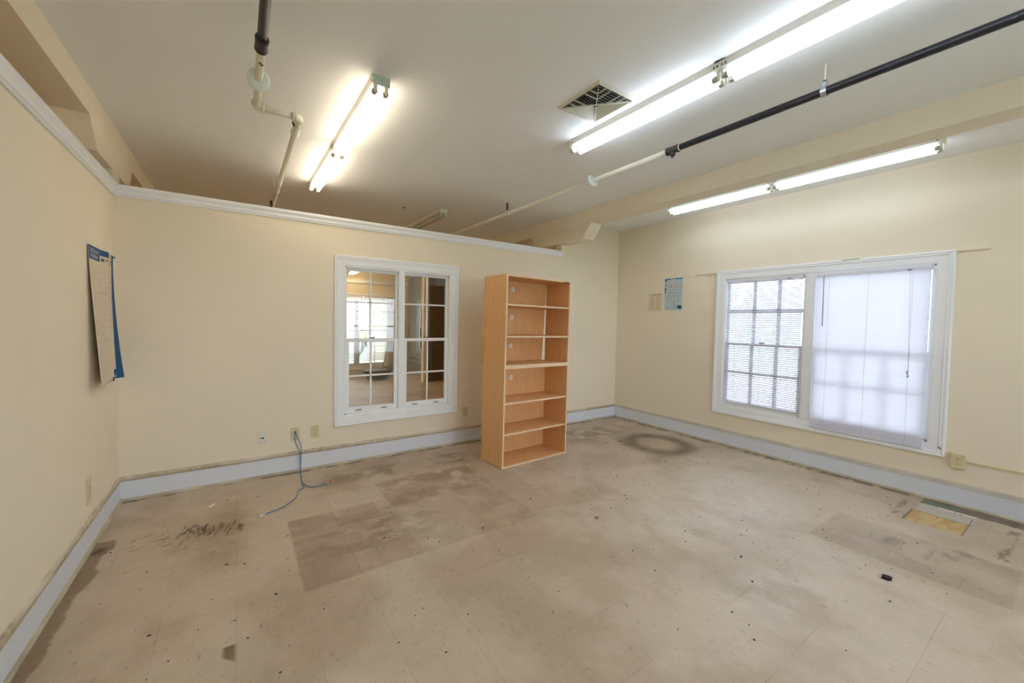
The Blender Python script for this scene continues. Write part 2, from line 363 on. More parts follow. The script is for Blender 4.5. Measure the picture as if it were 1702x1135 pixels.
# ------------------------------------------------------------ shell
ST = dict(kind='structure')
WT = .115
W1 = (.935, 2.150, .50, 2.045)       # window 1 opening a0,a1,b0,b1 (x, z)
W2 = (.775, 2.510, .50, 2.070)       # window 2 opening (y, z)
ZC = 2.437; ZT = 2.52                # partition top under the crown / crown top
XF = 3.93                            # where the back wall turns full height
mb = MB(); a0, a1, b0, b1 = W1
for (p, q, r_, s_) in [(XL-WT, a0, 0, ZC), (a1, XF, 0, ZC), (a0, a1, 0, b0), (a0, a1, b1, ZC)]: pbox(mb, PB, p, q, r_, s_, 0, -WT)
pbox(mb, PB, XL-WT, XF, ZC, ZT-.004, 0, -WT)
pbox(mb, PB, XF, XR, 0, H, 0, -WT)
mb.build('wall_back', WALL, **ST)
mb = MB(); a0, a1, b0, b1 = W2; W3 = (11.3, 12.28, .50, 2.07)
for (p, q, r_, s_) in [(YN, a0, 0, H), (a1, W3[0], 0, H), (W3[1], 14.2, 0, H), (a0, a1, 0, b0), (a0, a1, b1, H), (W3[0], W3[1], 0, b0), (W3[0], W3[1], b1, H)]: pbox(mb, PR, p, q, r_, s_, 0, -.2)
mb.build('wall_right', WALL, **ST)
mb = MB(); mb.box(XL-WT, XL, YN, D, 0, ZT-.004); mb.build('wall_left', WALL, **ST)
WN = (.6, 4.2, .50, 2.15)  # opening for the window added behind the camera, lets in fill daylight
mb = MB()
for (p, q, r_, s_) in [(-4, WN[0], 0, H), (WN[1], XR, 0, H), (WN[0], WN[1], 0, WN[2]), (WN[0], WN[1], WN[3], H)]: mb.box(p, q, YN-.15, YN, r_, s_)
mb.build('wall_near', WALL, **ST)
mb = MB(); mb.box(-4.15, -4, YN, 14.2, 0, H); mb.build('wall_far_left', WALL, **ST)
FWX = (1.75, 3.47, .28, 2.05)
mb = MB(); a0, a1, b0, b1 = FWX
for (p, q, r_, s_) in [(-4, a0, 0, H), (a1, 4.0, 0, H), (a0, a1, 0, b0), (a0, a1, b1, H)]: mb.box(p, q, YF, YF+.12, r_, s_)
mb.build('wall_far', WALL, **ST)
mb = MB(); mb.box(4.0, XR+.2, 14.05, 14.2, 0, H); mb.box(4.0, 4.12, YF+.12, 14.05, 0, H); mb.build('wall_far_end', WALL, **ST)
mb = MB(); mb.box(-4.15, XR+.2, YN-.15, 14.2, H, H+.1); mb.build('ceiling', CEIL, **ST)
# header beams with dropped haunches
def beam(name, x0, x1):
    pr = [(YN, H), (YN, 2.795), (3.53, 2.795), (3.67, 2.612), (4.62, 2.612), (4.725, 2.795), (YF if x0 < 0 else 8.6, 2.795), (YF if x0 < 0 else 8.6, H)]
    MB().prism(pr, 'x', x0, x1).build(name, BEAM, **ST)
beam('trim_1', -1.0, -.80); beam('trim_2', 3.84, 4.045)
MB().box(-1.0, -.80, 4.06, 4.262, 2.53, 2.612).build('trim_3', BEAM, **ST)      # post stub at the partition corner
# crown on top of the partitions
CP = [(0, 0), (.012, 0), (.012, .012), (.020, .016), (.022, .040), (.034, .060), (.034, .083), (-WT-.03, .083), (-WT-.03, .070), (0, .070)]
def crown(name, back=True):
    mb = MB(); n = len(CP)
    if back:
        e = [(XL, 1), (XF+.012, 0)]; v = []
        for xx, m in e:
            for u, h in CP: v.append((xx + (u if m else 0), D-u, ZC+h))
    else:
        v = []
        for yy, m in [(YN, 0), (D, 1)]:
            for u, h in CP: v.append((XL+u, yy-(u if m else 0), ZC+h))
    f = [(i, (i+1) % n, n+(i+1) % n, n+i) for i in range(n)] + [tuple(range(n)), tuple(range(n, 2*n))]
    mb.add(v, f); return mb.build(name, TRIM, **ST)
crown('trim_4', True); crown('trim_5', False)
# baseboards: board + dirty cap moulding + shoe moulding
BB = [(0, .02), (.012, .02), (.012, .163), (0, .163)]; CAPP = [(0, .163), (.017, .163), (.018, .168), (.014, .172), (.013, .186), (.009, .195), (0, .199)]
SH = [(0, 0), (.027, 0), (.027, .010), (.022, .018), (.012, .021), (0, .021)]
def base(name, runs, extra=0):
    def mk(prof):
        mb = MB(); n = len(prof)
        for P, s0, s1, c0, c1 in runs:      # c: +1 shorten with depth (inside corner)
            v = [P(s0+c0*u, h, u) for u, h in prof] + [P(s1-c1*u, h, u) for u, h in prof]
            mb.add(v, [(i, (i+1) % n, n+(i+1) % n, n+i) for i in range(n)]+[tuple(range(n)), tuple(range(n, 2*n))])
        return mb
    o = mk(BB).build(name, BASE, **ST); mk(CAPP).build('cap_moulding', CAPM if extra == 0 else CAP2, o); mk(SH).build('shoe_moulding', SHOE, o); return o
SHOE = simple('shoe moulding paint', 'cbbfa6', .55, var=.35, scale=6)
CAP2 = simple('cap moulding paint', 'cfc7b8', .5, var=.25, scale=5)
base('baseboard_back', [(PB, XL, XR, 1, 1)]); base('baseboard_left', [(PL, YN, D, 0, 1)]); base('baseboard_right', [(PR, YN, D, 0, 1)], 1)
base('baseboard_far', [(lambda a, b, n: (a, YF-n, b), -3.9, 4.0, 0, 0)]); base('baseboard_far_right', [(PR, 4.27, 14, 0, 0)])
# thin panel ledge along the right wall at the window head
MB().box(XR-.015, XR, .493, .69, 2.160, 2.170).box(XR-.015, XR, 2.62, 2.895, 2.160, 2.170).build('trim_6', WALL, **ST)

# ------------------------------------------------------------ window joinery
CAS = [(0, 0), (0, .012), (.012, .016), (.040, .018), (.068, .020), (.072, .026), (.078, .026), (.082, .022), (.088, .026), (.098, .028), (.106, .024), (.108, 0)]
def sash(mb, P, a0, a1, b0, b1, n0, n1, st, rt, rb, va, ha, mw=.018):
    pbox(mb, P, a0, a0+st, b0, b1, n0, n1); pbox(mb, P, a1-st, a1, b0, b1, n0, n1)
    pbox(mb, P, a0+st, a1-st, b0, b0+rb, n0, n1); pbox(mb, P, a0+st, a1-st, b1-rt, b1, n0, n1)
    m0, m1 = n0+(n1-n0)*.2, n0+(n1-n0)*.8
    for v in va: pbox(mb, P, v-mw/2, v+mw/2, b0+rb, b1-rt, m0, m1)
    for h in ha: pbox(mb, P, a0+st, a1-st, h-mw/2, h+mw/2, m0, m1)
def pane(P, a0, a1, b0, b1, n, parent):
    mb = MB(); pbox(mb, P, a0, a1, b0, b1, n-.002, n+.002); return mb.build('pane', GLASS, parent)
def window(name, P, op, cas, units, mull, z_meet, wallt, latch=True, pulls=True, hm=None):
    a0, a1, b0, b1 = op
    mb = MB(); frame_sweep(mb, cas, a0, a1, b0, b1, P); root = mb.build(name, TRIM, **ST)
    jm = MB(); t = .014
    for q in [(a0, a0+t, b0, b1), (a1-t, a1, b0, b1), (a0, a1, b0, b0+t), (a0, a1, b1-t, b1)]: pbox(jm, P, q[0], q[1], q[2], q[3], .006, -wallt)
    jm.build('jamb', TRIM, root)
    if mull:
        m = MB(); pbox(m, P, mull[0], mull[1], b0, b1, .010, -wallt); pbox(m, P, mull[0]+.012, mull[1]-.012, b0, b1, .016, .008); m.build('mullion', TRIM, root, bevel=.002)
    for (u0, u1, va, vmw, *plain) in units:
        up = MB(); sash(up, P, u0, u1, z_meet-.030, b1-t, -.075, -.048, .022, .028, .030, [] if plain else va, [] if plain else [hm[1]], vmw)
        lo = MB(); sash(lo, P, u0, u1, b0+t, z_meet+.006, -.045, -.018, .040, .032, .055, va, [hm[0]], vmw)
        su = up.build('upper_sash', TRIM, root, bevel=.0015); sl = lo.build('lower_sash', TRIM, root, bevel=.0015)
        pane(P, u0+.02, u1-.02, z_meet-.01, b1-.03, -.062, su); pane(P, u0+.035, u1-.035, b0+.06, z_meet-.02, -.032, sl)
        if latch:
            c = (u0+u1)/2; l = MB(); pbox(l, P, c-.025, c+.025, z_meet+.006, z_meet+.014, -.045, -.020); pbox(l, P, c-.008, c+.03, z_meet+.014, z_meet+.022, -.038, -.026); l.build('sash_latch', latch, sl)
        if pulls:
            for c in (u0+.14, u1-.15):
                l = MB(); pbox(l, P, c-.032, c+.032, b0+.036, b0+.042, -.018, -.008); pbox(l, P, c-.032, c+.032, b0+.030, b0+.036, -.018, -.015); l.build('finger_pull', GREYG, sl, bevel=.001)
    return root
window('window_1', PB, W1, CAS, [(.945, 1.512, [1.215], .018), (1.580, 2.140, [1.875], .018)], (1.512, 1.580), 1.288, WT, latch=GREYG, hm=(.90, 1.68))
window('window_2', PR, W2, CAS, [(.785, 1.612, [1.06, 1.335], .026, 1), (1.705, 2.500, [1.955, 2.205], .038)], (1.612, 1.705), 1.285, .2, latch=IRON, pulls=False, hm=(.93, 1.675))
window('window_3', PR, W3, CAS, [(W3[0]+.01, W3[1]-.01, [11.6, 11.9], .02)], None, 1.285, .2, latch=None, pulls=False, hm=(.93, 1.675))
PF = lambda a, b, n: (a, YF-n, b)
window('window_4', PF, FWX, CAS, [(FWX[0]+.01, 2.60, [2.0], .02), (2.66, FWX[1]-.01, [3.1], .02)], (2.60, 2.66), 1.22, .12, latch=None, pulls=False, hm=(.80, 1.65))
window('added_window_5', lambda a, b, n: (a, YN+n, b), WN, CAS, [(WN[0]+.01, 1.75, [1.2], .02), (1.80, 2.98, [2.4], .02), (3.03, WN[1]-.01, [3.6], .02)], None, 1.32, .15, latch=None, pulls=False, hm=(.9, 1.72))  # added window behind the camera, unseen, brightens the room with sky light
# outer ends of the partition glazing are open to the next room; thin sill ledge under window 1
# ------------------------------------------------------------ blinds
def blind(name, label, P, a0, a1, ztop, zbot, n, tilt, mat, stack=0, wand=None, cord=None, pitch=.0215, rail_h=.026, group=None, marks=()):
    root = thing(name, label, 'blind', P((a0+a1)/2, ztop, n), 0, group)
    hr = MB(); pbox(hr, P, a0, a1, ztop-rail_h, ztop, n-.013, n+.013); local(root, hr).build('head_rail', RAILM, root, bevel=.002)
    cl = MB()
    for c in marks: pbox(cl, P, c-.014, c+.014, ztop-rail_h-.002, ztop-rail_h+.006, n+.011, n+.0155)
    if marks: local(root, cl).build('cord_lock', IRON, root)
    sl = MB(); z = ztop-rail_h-.012; hw = .0125; ct, s_t = math.cos(tilt), math.sin(tilt)
    zs = []
    while z > zbot+.02+stack: zs.append((z, tilt)); z -= pitch
    k = 0; zz = zbot+.02+stack
    while stack and zz > zbot+.018: zs.append((zz, tilt*.97)); zz -= .0075
    R = random.Random(len(zs))
    for z, tl in zs:
        tl += R.uniform(-.03, .03); c_, s_ = math.cos(tl), math.sin(tl); pts = []
        for u in (-1, -.33, .33, 1):
            nn = hw*u*c_; bb = -hw*u*s_*1.0 + .0016*(1-u*u)
            pts.append((nn, bb))
        sag = R.uniform(-.0006, .0006)
        v = [P(a, z+b+(sag if a != a0 else 0), n+nn) for a in (a0+.003, a1-.003) for nn, b in pts]
        sl.add(v, [(0, 1, 5, 4), (1, 2, 6, 5), (2, 3, 7, 6)], 0, True)
    local(root, sl).build('slats', mat, root)
    br = MB(); pbox(br, P, a0, a1, zbot, zbot+.013, n-.012, n+.012); local(root, br).build('bottom_rail', RAILM, root, bevel=.002)
    for a in (a0+.11, (a0+a1)/2, a1-.11):
        for dn in (-.0125, .0125): lad = MB(); pbox(lad, P, a-.0007, a+.0007, zbot+.01, ztop-rail_h, n+dn-.0006, n+dn+.0006); local(root, lad).build('ladder_cord', CORDM, root)
    if wand:
        m = MB(); m.tube([P(wand[0], ztop-rail_h-.0, n+.016), P(wand[0], ztop-rail_h-.012, n+.024)], .0015, 6); m.tube([P(wand[0], ztop-rail_h-.01, n+.024), P(wand[0]-.004, wand[1], n+.024)], .0042, 8); local(root, m).build('tilt_wand', WAND, root)
    if cord:
        m = MB(); a = cord[0]; m.tube([P(a, ztop-rail_h, n+.016), P(a-.012, ztop-.5, n+.02), P(a-.02, cord[1], n+.019)], .0012, 6)
        m.tube([P(a-.02, cord[1]+.002, n+.019), P(a-.02, cord[1]-.03, n+.019)], [.003, .008], 8); m.tube([P(a-.014, cord[1]+.03, n+.019), P(a-.014, cord[1], n+.019)], [.003, .006], 8)
        local(root, m).build('pull_cord', CORDM, root)
    return root
blind('mini_blind', 'white mini blind with open slats over the left half of the daylight window', PR, 1.722, 2.490, 2.055, .552, -.004, .58, SLAT, 0, marks=(1.85,), cord=None)
blind('mini_blind', 'white mini blind closed over the right half of the daylight window with grey wand', PR, .795, 1.600, 2.052, .440, .034, 1.20, SLAT2, .075, wand=(1.532, 1.51), cord=(.925, 1.09), marks=(.93,))
blind('mini_blind', 'small white mini blind on the far window seen through the interior window', PF, 1.80, 3.40, 2.03, .42, .05, .70, SLAT, 0, pitch=.032)

# ------------------------------------------------------------ fluorescent fixtures
def fixture(name, label, x, y_near, y_far, lit, z=H, rz=0, end_near=True, group='two-tube fluorescent strip lights', zt=None, warmcap=FIXG, rods=0):
    L = y_far-y_near; root = thing(name, label, 'ceiling light', (x, y_near, z), rz, group); w_ = .0525; h = .052
    m = MB(); pr = [(-w_, 0), (-w_+.004, -h*.75), (-w_+.022, -h), (w_-.022, -h), (w_-.004, -h*.75), (w_, 0)]
    m.prism(pr, 'y', 0, L); m.build('housing', FIXW, root)
    for y0, y1 in ((-.002, .001), (L-.001, L+.002)):
        e = MB(); e.prism([(-w_-.001, 0), (-w_+.001, -h-.004), (w_-.001, -h-.004), (w_+.001, 0)], 'y', y0, y1); e.box(-.006, .006, y0-.0006 if y0 < 0 else y0, y1+.0006 if y0 > 0 else y1, -.026, -.023, 1); e.build('end_plate', [warmcap, DARK], root)
    for yy in (.012, L/2-.012, L/2+.012, L-.012):
        for xx in (-.034, .034):
            s = MB(); s.prism([(xx-.010, -h+.002), (xx-.010, -h-.034), (xx-.004, -h-.046), (xx+.004, -h-.046), (xx+.010, -h-.034), (xx+.010, -h+.002)], 'y', yy-.006, yy+.006); s.build('lamp_holder', FIXW, root)
    for y0, y1 in ((.02, L/2-.02), (L/2+.02, L-.02)):
        for xx in (-.034, .034):
            t = MB(); t.cyl((xx, y0+.012, -h-.033), (xx, y1-.012, -h-.033), .0165 if lit is not None else .016, 16); tb = t.build('tube', lit if lit is not None else OFFT, root)
            
            for ya, yb in ((y0, y0+.022), (y1-.022, y1)): c = MB(); c.cyl((xx, ya, -h-.033), (xx, yb, -h-.033), .0170, 14); c.build('end_cap', CAPG, tb)
    if rods:
        for yy in (.2, L-.2): q = MB(); q.cyl((0, yy, 0), (0, yy, rods), .004, 8); q.build('hanger_rod', STEEL, root)
    for yy in (L/2-.03, L/2-.012, L/2+.012, L/2+.03, .03, L-.03): k = MB(); k.box(-w_-.0008, -w_+.004, yy-.0025, yy+.0025, -.03, -.02); k.build('knockout_slot', DARK, root)
    return root
fixture('fluorescent_fixture', 'lit warm-glowing tube light nearest the left wall, white end plate facing the room', .745, 2.375, 4.60, LIT_WARM, rz=.0155)
fixture('fluorescent_fixture', 'lit cool white tube light beside the square ceiling vent', 2.325, .02, 2.345, LIT_COOL)
fixture('fluorescent_fixture', 'lit cool white tube light above the daylight window, beyond the beam', 4.580, .685, 2.93, LIT_COOL, warmcap=FIXW)
f4 = fixture('fluorescent_fixture', 'unlit tube light showing over the top of the back partition', 2.30, 4.66, 6.88, None, warmcap=FIXW)
m = MB()
for xx in (-.03, .04): m.tube([(xx, .0, -.05), (xx+.01, -.02, -.12), (xx-.012*(1 if xx > 0 else -1), -.03, -.26)], .0013, 5)
m.build('dangling_wire', PIPEW, f4)
fixture('fluorescent_fixture', 'small lit tube light glimpsed high through the interior window', 2.42, 8.75, 10.15, LIT_FAR, z=2.72, warmcap=FIXW, rods=.25)
fixture('fluorescent_fixture', 'added warm fill tube light, unseen in the dim space beyond the left wall', -2.6, .2, 2.4, LIT_FAR, warmcap=FIXW)  # extra lit fixture, added to warm the beam underside and ceiling
fixture('fluorescent_fixture', 'added fill tube light in the next room, hidden beyond the top of the back partition', .70, 6.9, 9.1, LIT_FAR, warmcap=FIXW)  # added lamp out of view, lifts the dim ceiling past the partition
fixture('fluorescent_fixture', 'added unseen cool white fill tube light in the vent row close to the added near wall window', 2.325, -2.40, -.10, LIT_FILL)  # added fixture behind the camera, evens out the room light
fixture('fluorescent_fixture', 'added unseen cool white fill tube light past the right beam close to the added near wall window', 4.58, -2.40, -.10, LIT_FILL)  # second fixture added behind the camera as fill light
fixture('fluorescent_fixture', 'added unseen cool white fill tube light by the left wall close to the added near wall window', .40, -2.30, -.05, LIT_FILL)  # third added rear fixture, out of view, also fill light
m = MB(); pts = [(2.272+.0, 1.215), (2.262, 1.205), (2.260, 1.19), (2.266, 1.175), (2.262, 1.165), (2.270, 1.155), (2.280, 1.15), (2.280, 1.22)]
m.prism(pts, 'z', H-.0015, H+.001); tag(m.build('ceiling_hole', DARK), 'small ragged dark hole in ceiling beside the tube light near the vent', 'hole')
m = MB(); m.tube([(1.855, 4.915, H-.0015), (1.855, 4.915, H+.001)], .022, 12); tag(m.build('ceiling_hole', DARK), 'small round dark hole in the dim ceiling beyond the partition', 'hole')

# ------------------------------------------------------------ ceiling vent
def vent():
    cx, cy, s = 2.04, 1.855, .186; root = thing('ceiling_vent', 'square cream four-way ceiling vent with dark slots beside the tube light', 'vent', (cx, cy, H))
    m = MB(); P = lambda a, b, n: (a, b, -n); i = .160
    frame_sweep(m, [(0, 0), (0, .008), (.006, .010), (s-i-.003, .003), (s-i, 0)], -i, i, -i, i, P); m.build('frame', VENTM, root)
    m = MB(); m.box(-i, i, -i, i, -.001, .0005); m.build('duct_opening', VENTD, root)
    m = MB()
    for k, r in enumerate((.142, .120, .098, .076, .054, .032)):
        for ang in (0, PI/2, PI, 3*PI/2):
            if ang == PI/2*3 or ang == 0: pass
            T = Matrix.Rotation(ang, 4, 'Z'); v = [(r, -r, -.002), (r, r, -.002), (r+.010, r+.010, -.012), (r+.010, -r-.010, -.012)]
            v2 = [(p[0]+.0012, p[1], p[2]) for p in v]; m.add([*v, *v2], [(0, 1, 2, 3), (4, 7, 6, 5), (0, 4, 5, 1), (3, 2, 6, 7)], 0, False, T)
    m.build('louvre_blades', VENTM, root)
    m = MB()
    for a in (PI/4, 3*PI/4): m.box(-.2, .2, -.002, .002, -.013, -.003, 0, Matrix.Rotation(a, 4, 'Z'))
    for t in (-.09, -.045, .045, .09):
        for ang in (PI, 3*PI/2):
            T = Matrix.Rotation(ang, 4, 'Z'); m.box(abs(t)+.004, .158, t-.0015, t+.0015, -.012, -.003, 0, T)
    m.build('cross_bars', VENTM, root)
vent()

# ------------------------------------------------------------ sprinkler pipes
ZP = 2.815
def ell(p, d1, d2, r=.026, seg=12, R_=.032):
    p = Vector(p); d1 = Vector(d1); d2 = Vector(d2); a = p-d1*R_; pts = []
    for k in range(7):
        t = k/6; q = (1-t)**2*(p-d1*R_)+2*t*(1-t)*p+t*t*(p+d2*R_); pts.append(q)
    m = MB(); m.tube(pts, r, seg); m.cyl(p-d1*(R_+.012), p-d1*R_, r+.004, seg); m.cyl(p+d2*R_, p+d2*(R_+.012), r+.004, seg); return m
def sprinkler(x, y, z, parent, mat=SPRK, up=1):
    m = MB(); m.cyl((x, y, z), (x, y, z+up*.02), .012, 10); m.cyl((x, y, z+up*.02), (x, y, z+up*.035), .008, 8)
    for sx in (-1, 1): m.tube([(x+sx*.008, y, z+up*.03), (x+sx*.014, y, z+up*.05), (x+sx*.010, y, z+up*.066), (x, y, z+up*.072)], .004, 6)
    m.cyl((x, y, z+up*.035), (x, y, z+up*.066), .005, 8); m.tube([(x, y, z+up*.068), (x, y, z+up*.078)], [.004, .015], 12); m.cyl((x, y, z+up*.078), (x, y, z+up*.081), .017, 14)
    return m.build('sprinkler_head', mat, parent)
def escutcheon(x, y, parent, tilt=0):
    m = MB(); T = Matrix.Translation((x, y, ZP)) @ Matrix.Rotation(tilt, 4, 'X'); m.tube([(0, -.012, 0), (0, -.010, 0), (0, -.002, 0), (0, .010, 0)], [.030, .045, .056, .058], 28, 0, True, T); m.tube([(0, .010, 0), (0, .014, 0)], [.058, .052], 28, 0, True, T)
    return m.build('escutcheon', DISCW, parent)
def pipe_left():
    root = thing('sprinkler_pipe', 'left ceiling pipe, black then white, with a sideways jog near the partition', 'pipe', (.105, 1.0, ZP)); r = .0205; x = .105; x2 = .352
    def P(mb, nm, mat): return local(root, mb).build(nm, mat, root)
    P(MB().cyl((x-.012, YN, ZP), (x, 2.17, ZP), r+.001, 20), 'black_pipe', BLACKM)
    m = MB(); m.tube([(x, 2.155, ZP), (x, 2.162, ZP), (x, 2.17, ZP), (x, 2.235, ZP), (x, 2.243, ZP), (x, 2.25, ZP)], [.024, .031, .029, .029, .031, .026], 20); P(m, 'coupling', IRON)
    P(MB().cyl((x, 2.24, ZP), (x, 2.83, ZP), r-.001, 20), 'white_pipe', PIPEW)
    mk = MB(); mk.box(x-.008, x+.006, 2.33, 2.337, ZP-.0215, ZP-.0185).box(x-.002, x+.014, 2.345, 2.352, ZP-.0213, ZP-.017); P(mk, 'paint_chips', IRON)
    P(ell((x, 2.862, ZP), (0, 1, 0), (1, 0, 0)), 'elbow', PIPEW); P(MB().cyl((x+.03, 2.862, ZP), (x2-.03, 2.862, ZP), r-.001, 20), 'cross_pipe', PIPEW)
    P(ell((x2, 2.862, ZP), (1, 0, 0), (0, 1, 0)), 'elbow', PIPEW); P(MB().cyl((x2, 2.89, ZP), (x2+.004, 6.5, ZP), r, 20), 'long_white_pipe', PIPEW)
    m = MB(); m.tube([(x2, 3.06, ZP), (x2, 3.065, ZP), (x2, 3.075, ZP), (x2, 3.10, ZP), (x2, 3.11, ZP), (x2, 3.115, ZP)], [.022, .029, .026, .026, .029, .023], 18); P(m, 'coupling', PIPEW)
    e = escutcheon(x, 2.53, None, .25); e.parent = root; e.matrix_parent_inverse = root.matrix_world.inverted()
    m = MB(); m.box(x2-.034, x2-.026, 2.93, 2.96, ZP-.01, ZP+.012).box(x2-.030, x2-.020, 2.945, 2.95, ZP-.025, ZP-.008); P(m, 'drain_plug', SPRK)
    m = MB(); m.tube([(x2-.024, 4.64, H), (x2-.024, 4.62, ZP+.03), (x2-.022, 4.62, ZP-.01), (x2, 4.62, ZP-.024), (x2+.022, 4.62, ZP-.01), (x2+.024, 4.62, ZP+.03), (x2+.024, 4.64, H)], .003, 6); P(m, 'strap_hanger', PIPEW)
    s = sprinkler(x2-.03, 4.95, ZP-.02, None, up=-1); s.parent = root; s.matrix_parent_inverse = root.matrix_world.inverted()
def pipe_right():
    root = thing('sprinkler_pipe', 'right ceiling pipe, black at the near end and white towards the partition', 'pipe', (2.78, 1.0, ZP)); x = 2.782; r = .0205
    def P(mb, nm, mat): return local(root, mb).build(nm, mat, root)
    P(MB().cyl((x-.015, YN, ZP), (x, 1.74, ZP), r+.002, 20), 'black_pipe', BLACKM)
    m = MB(); m.tube([(x, 1.715, ZP), (x, 1.722, ZP), (x, 1.735, ZP), (x, 1.80, ZP), (x, 1.81, ZP), (x, 1.815, ZP)], [.024, .031, .027, .027, .031, .026], 20)
    m.tube([(x, 1.768, ZP), (x, 1.768, ZP-.038), (x, 1.768, ZP-.042)], [.020, .020, .016], 14); m.cyl((x, 1.768, ZP-.042), (x, 1.768, ZP-.055), .010, 8); P(m, 'tee_fitting', IRON)
    P(MB().cyl((x, 1.708, ZP), (x, 1.714, ZP), .0255, 20), 'white_tape_ring', PIPEW)
    P(MB().cyl((x, 1.81, ZP), (x+.002, 9.5, ZP), r-.001, 20), 'white_pipe', PIPEW)
    e = escutcheon(x, 2.545, None, -.25); e.parent = root; e.matrix_parent_inverse = root.matrix_world.inverted()
    m = MB(); m.cyl((x, .87, ZP+.045), (x, .87, H), .0045, 8); P(m, 'hanger_rod', PIPEW)
    m = MB(); pts = [(x+math.cos(a)*.026, .87, ZP+math.sin(a)*.026) for a in [PI*.5+2*PI*k/20 for k in range(21)]]
    ring = MB()
    for i in range(20):
        a = PI*.5+2*PI*i/20; b = PI*.5+2*PI*(i+1)/20
        v = [(x+math.cos(t)*q, yy, ZP+math.sin(t)*q) for t in (a, b) for q in (.0245, .027) for yy in (.858, .884)]
        ring.add(v, [(0, 1, 3, 2), (4, 6, 7, 5), (0, 4, 5, 1), (2, 3, 7, 6), (0, 2, 6, 4), (1, 5, 7, 3)])
    ring.prism([(x-.012, .862), (x+.012, .862), (x+.010, .88), (x-.010, .88)], 'z', ZP+.025, ZP+.052); P(ring, 'pipe_clamp', STEEL)
    P(MB().cyl((x, .871, ZP+.048), (x, .871, ZP+.062), .008, 6), 'clamp_nut', IRON)
    m = MB(); m.tube([(x, 3.86, ZP), (x, 3.865, ZP), (x, 3.875, ZP), (x, 3.925, ZP), (x, 3.935, ZP), (x, 3.94, ZP)], [.021, .030, .026, .026, .030, .022], 18); m.cyl((x, 3.9, ZP+.01), (x, 3.9, ZP+.040), .017, 12); P(m, 'tee_fitting', PIPEW)
    s = sprinkler(x, 3.9, ZP+.038, None); s.parent = root; s.matrix_parent_inverse = root.matrix_world.inverted()
pipe_left(); pipe_right()

# ------------------------------------------------------------ bookcase
def bookcase():
    Wd, Dp, Ht = .943, .366, 1.975; t = .019; zm = 1.035
    root = thing('bookcase', 'tall maple open bookcase with six compartments standing against the partition', 'bookcase', (2.255, 3.170, 0), math.radians(3.6))
    root.rotation_euler = (0, math.radians(.55), math.radians(3.6)); root.location.z = .004
    def unit(nm, z0, z1, shelves):
        for xx in (0, Wd-t):
            p = MB(); p.box(xx, xx+t, .001, Dp, z0, z1, 0); o = p.build('side_panel', MAPLE, root, bevel=.001)
            e = MB(); e.box(xx, xx+t, -.0012, .001, z0, z1); e.build('edge_band', MAPLE_EDGE, o)
        for z, n_ in ((z0, 'bottom_panel'), (z1-t, 'top_panel')):
            p = MB(); p.box(t, Wd-t, .003, Dp-.012, z, z+t); o = p.build(n_, MAPLE, root); e = MB(); e.box(t, Wd-t, .001, .003, z, z+t); e.build('edge_band', MAPLE_EDGE, o)
        for z in shelves:
            p = MB(); p.box(t+.001, Wd-t-.001, .008, Dp-.014, z, z+t); o = p.build('shelf', MAPLE, root); e = MB(); e.box(t+.001, Wd-t-.001, .006, .008, z, z+t); e.build('edge_band', MAPLE_EDGE, o)
    unit('lower', 0, zm, (.332, .650)); unit('upper', zm, Ht, (1.335, 1.660))
    p = MB(); p.box(t, Wd-t, Dp-.012, Dp-.006, .0, zm); p.build('back_panel', MAPLE, root)
    p = MB(); T = Matrix.Translation((0, Dp-.008, zm+.93)) @ Matrix.Rotation(math.radians(1.3), 4, 'X')      # loosened upper back
    p.prism([(-.004, 0), (Wd-t-.004, 0), (Wd-t-.036, -.93), (-.016, -.93)], 'y', 0, .006, 0, T); bp = p.build('loose_back_panel', MAPLE, root)
    bp.data.transform(Matrix.Rotation(0, 4, 'Z'))
    for z in (1.862, 1.548, 1.228): g = MB(); g.tube([(.385, -.004, z-zm-.93), (.385, -.002, z-zm-.93), (.385, .004, z-zm-.93)], [.028, .031, .031], 24, 0, True, T); g.build('grommet_cap', GROM, root)
    for z in (.872, .590): g = MB(); g.tube([(.385, Dp-.018, z), (.385, Dp-.012, z)], .031, 24); g.build('grommet_cap', GROM, root)
    s = MB(); s.box(Wd-.09, Wd-.03, -.003, .006, Ht-.024, Ht-.016); s.cyl((Wd-.11, -.002, Ht-.016), (Wd-.10, .004, Ht-.016), .005, 8); s.build('damaged_edge', SPRK, root)
bookcase()

# ------------------------------------------------------------ outlets and plates
def duplex(P, a, b, label, mat=IVORY, w_=.076, h=.124, depth=.006, group='electrical wall plates'):
    root = thing('wall_outlet', label, 'outlet', P(a, b, 0), 0, group)
    m = MB(); pbox(m, P, a-w_/2, a+w_/2, b-h/2, b+h/2, 0, depth); local(root, m).build('cover_plate', mat, root, bevel=.002)
    for s in (-1, 1):
        cb = b+s*.0215; m = MB(); n = 20; ring = [(a+.0175*math.cos(2*PI*k/n), cb+max(-.0125, min(.0125, .0175*math.sin(2*PI*k/n)))) for k in range(n)]
        v = [P(p, q, depth) for p, q in ring]+[P(p, q, depth+.003) for p, q in ring]
        m.add(v, [tuple(range(n)), tuple(range(n, 2*n))]+[(i, (i+1) % n, n+(i+1) % n, n+i) for i in range(n)]); r = local(root, m).build('receptacle', mat, root)
        q = MB()
        for da in (-.0065, .0065): pbox(q, P, a+da-.0012, a+da+.0012, cb-.001, cb+.0075, depth+.003, depth+.0035)
        pbox(q, P, a-.0025, a+.0025, cb-.0085, cb-.004, depth+.003, depth+.0035); local(root, q).build('slots', DARK, r)
    m = MB(); pbox(m, P, a-.0025, a+.0025, b-.0025, b+.0025, depth, depth+.002); local(root, m).build('screw', mat, root)
    return root
duplex(PB, .650, .370, 'ivory duplex outlet on back wall just right of the blue cable plate')
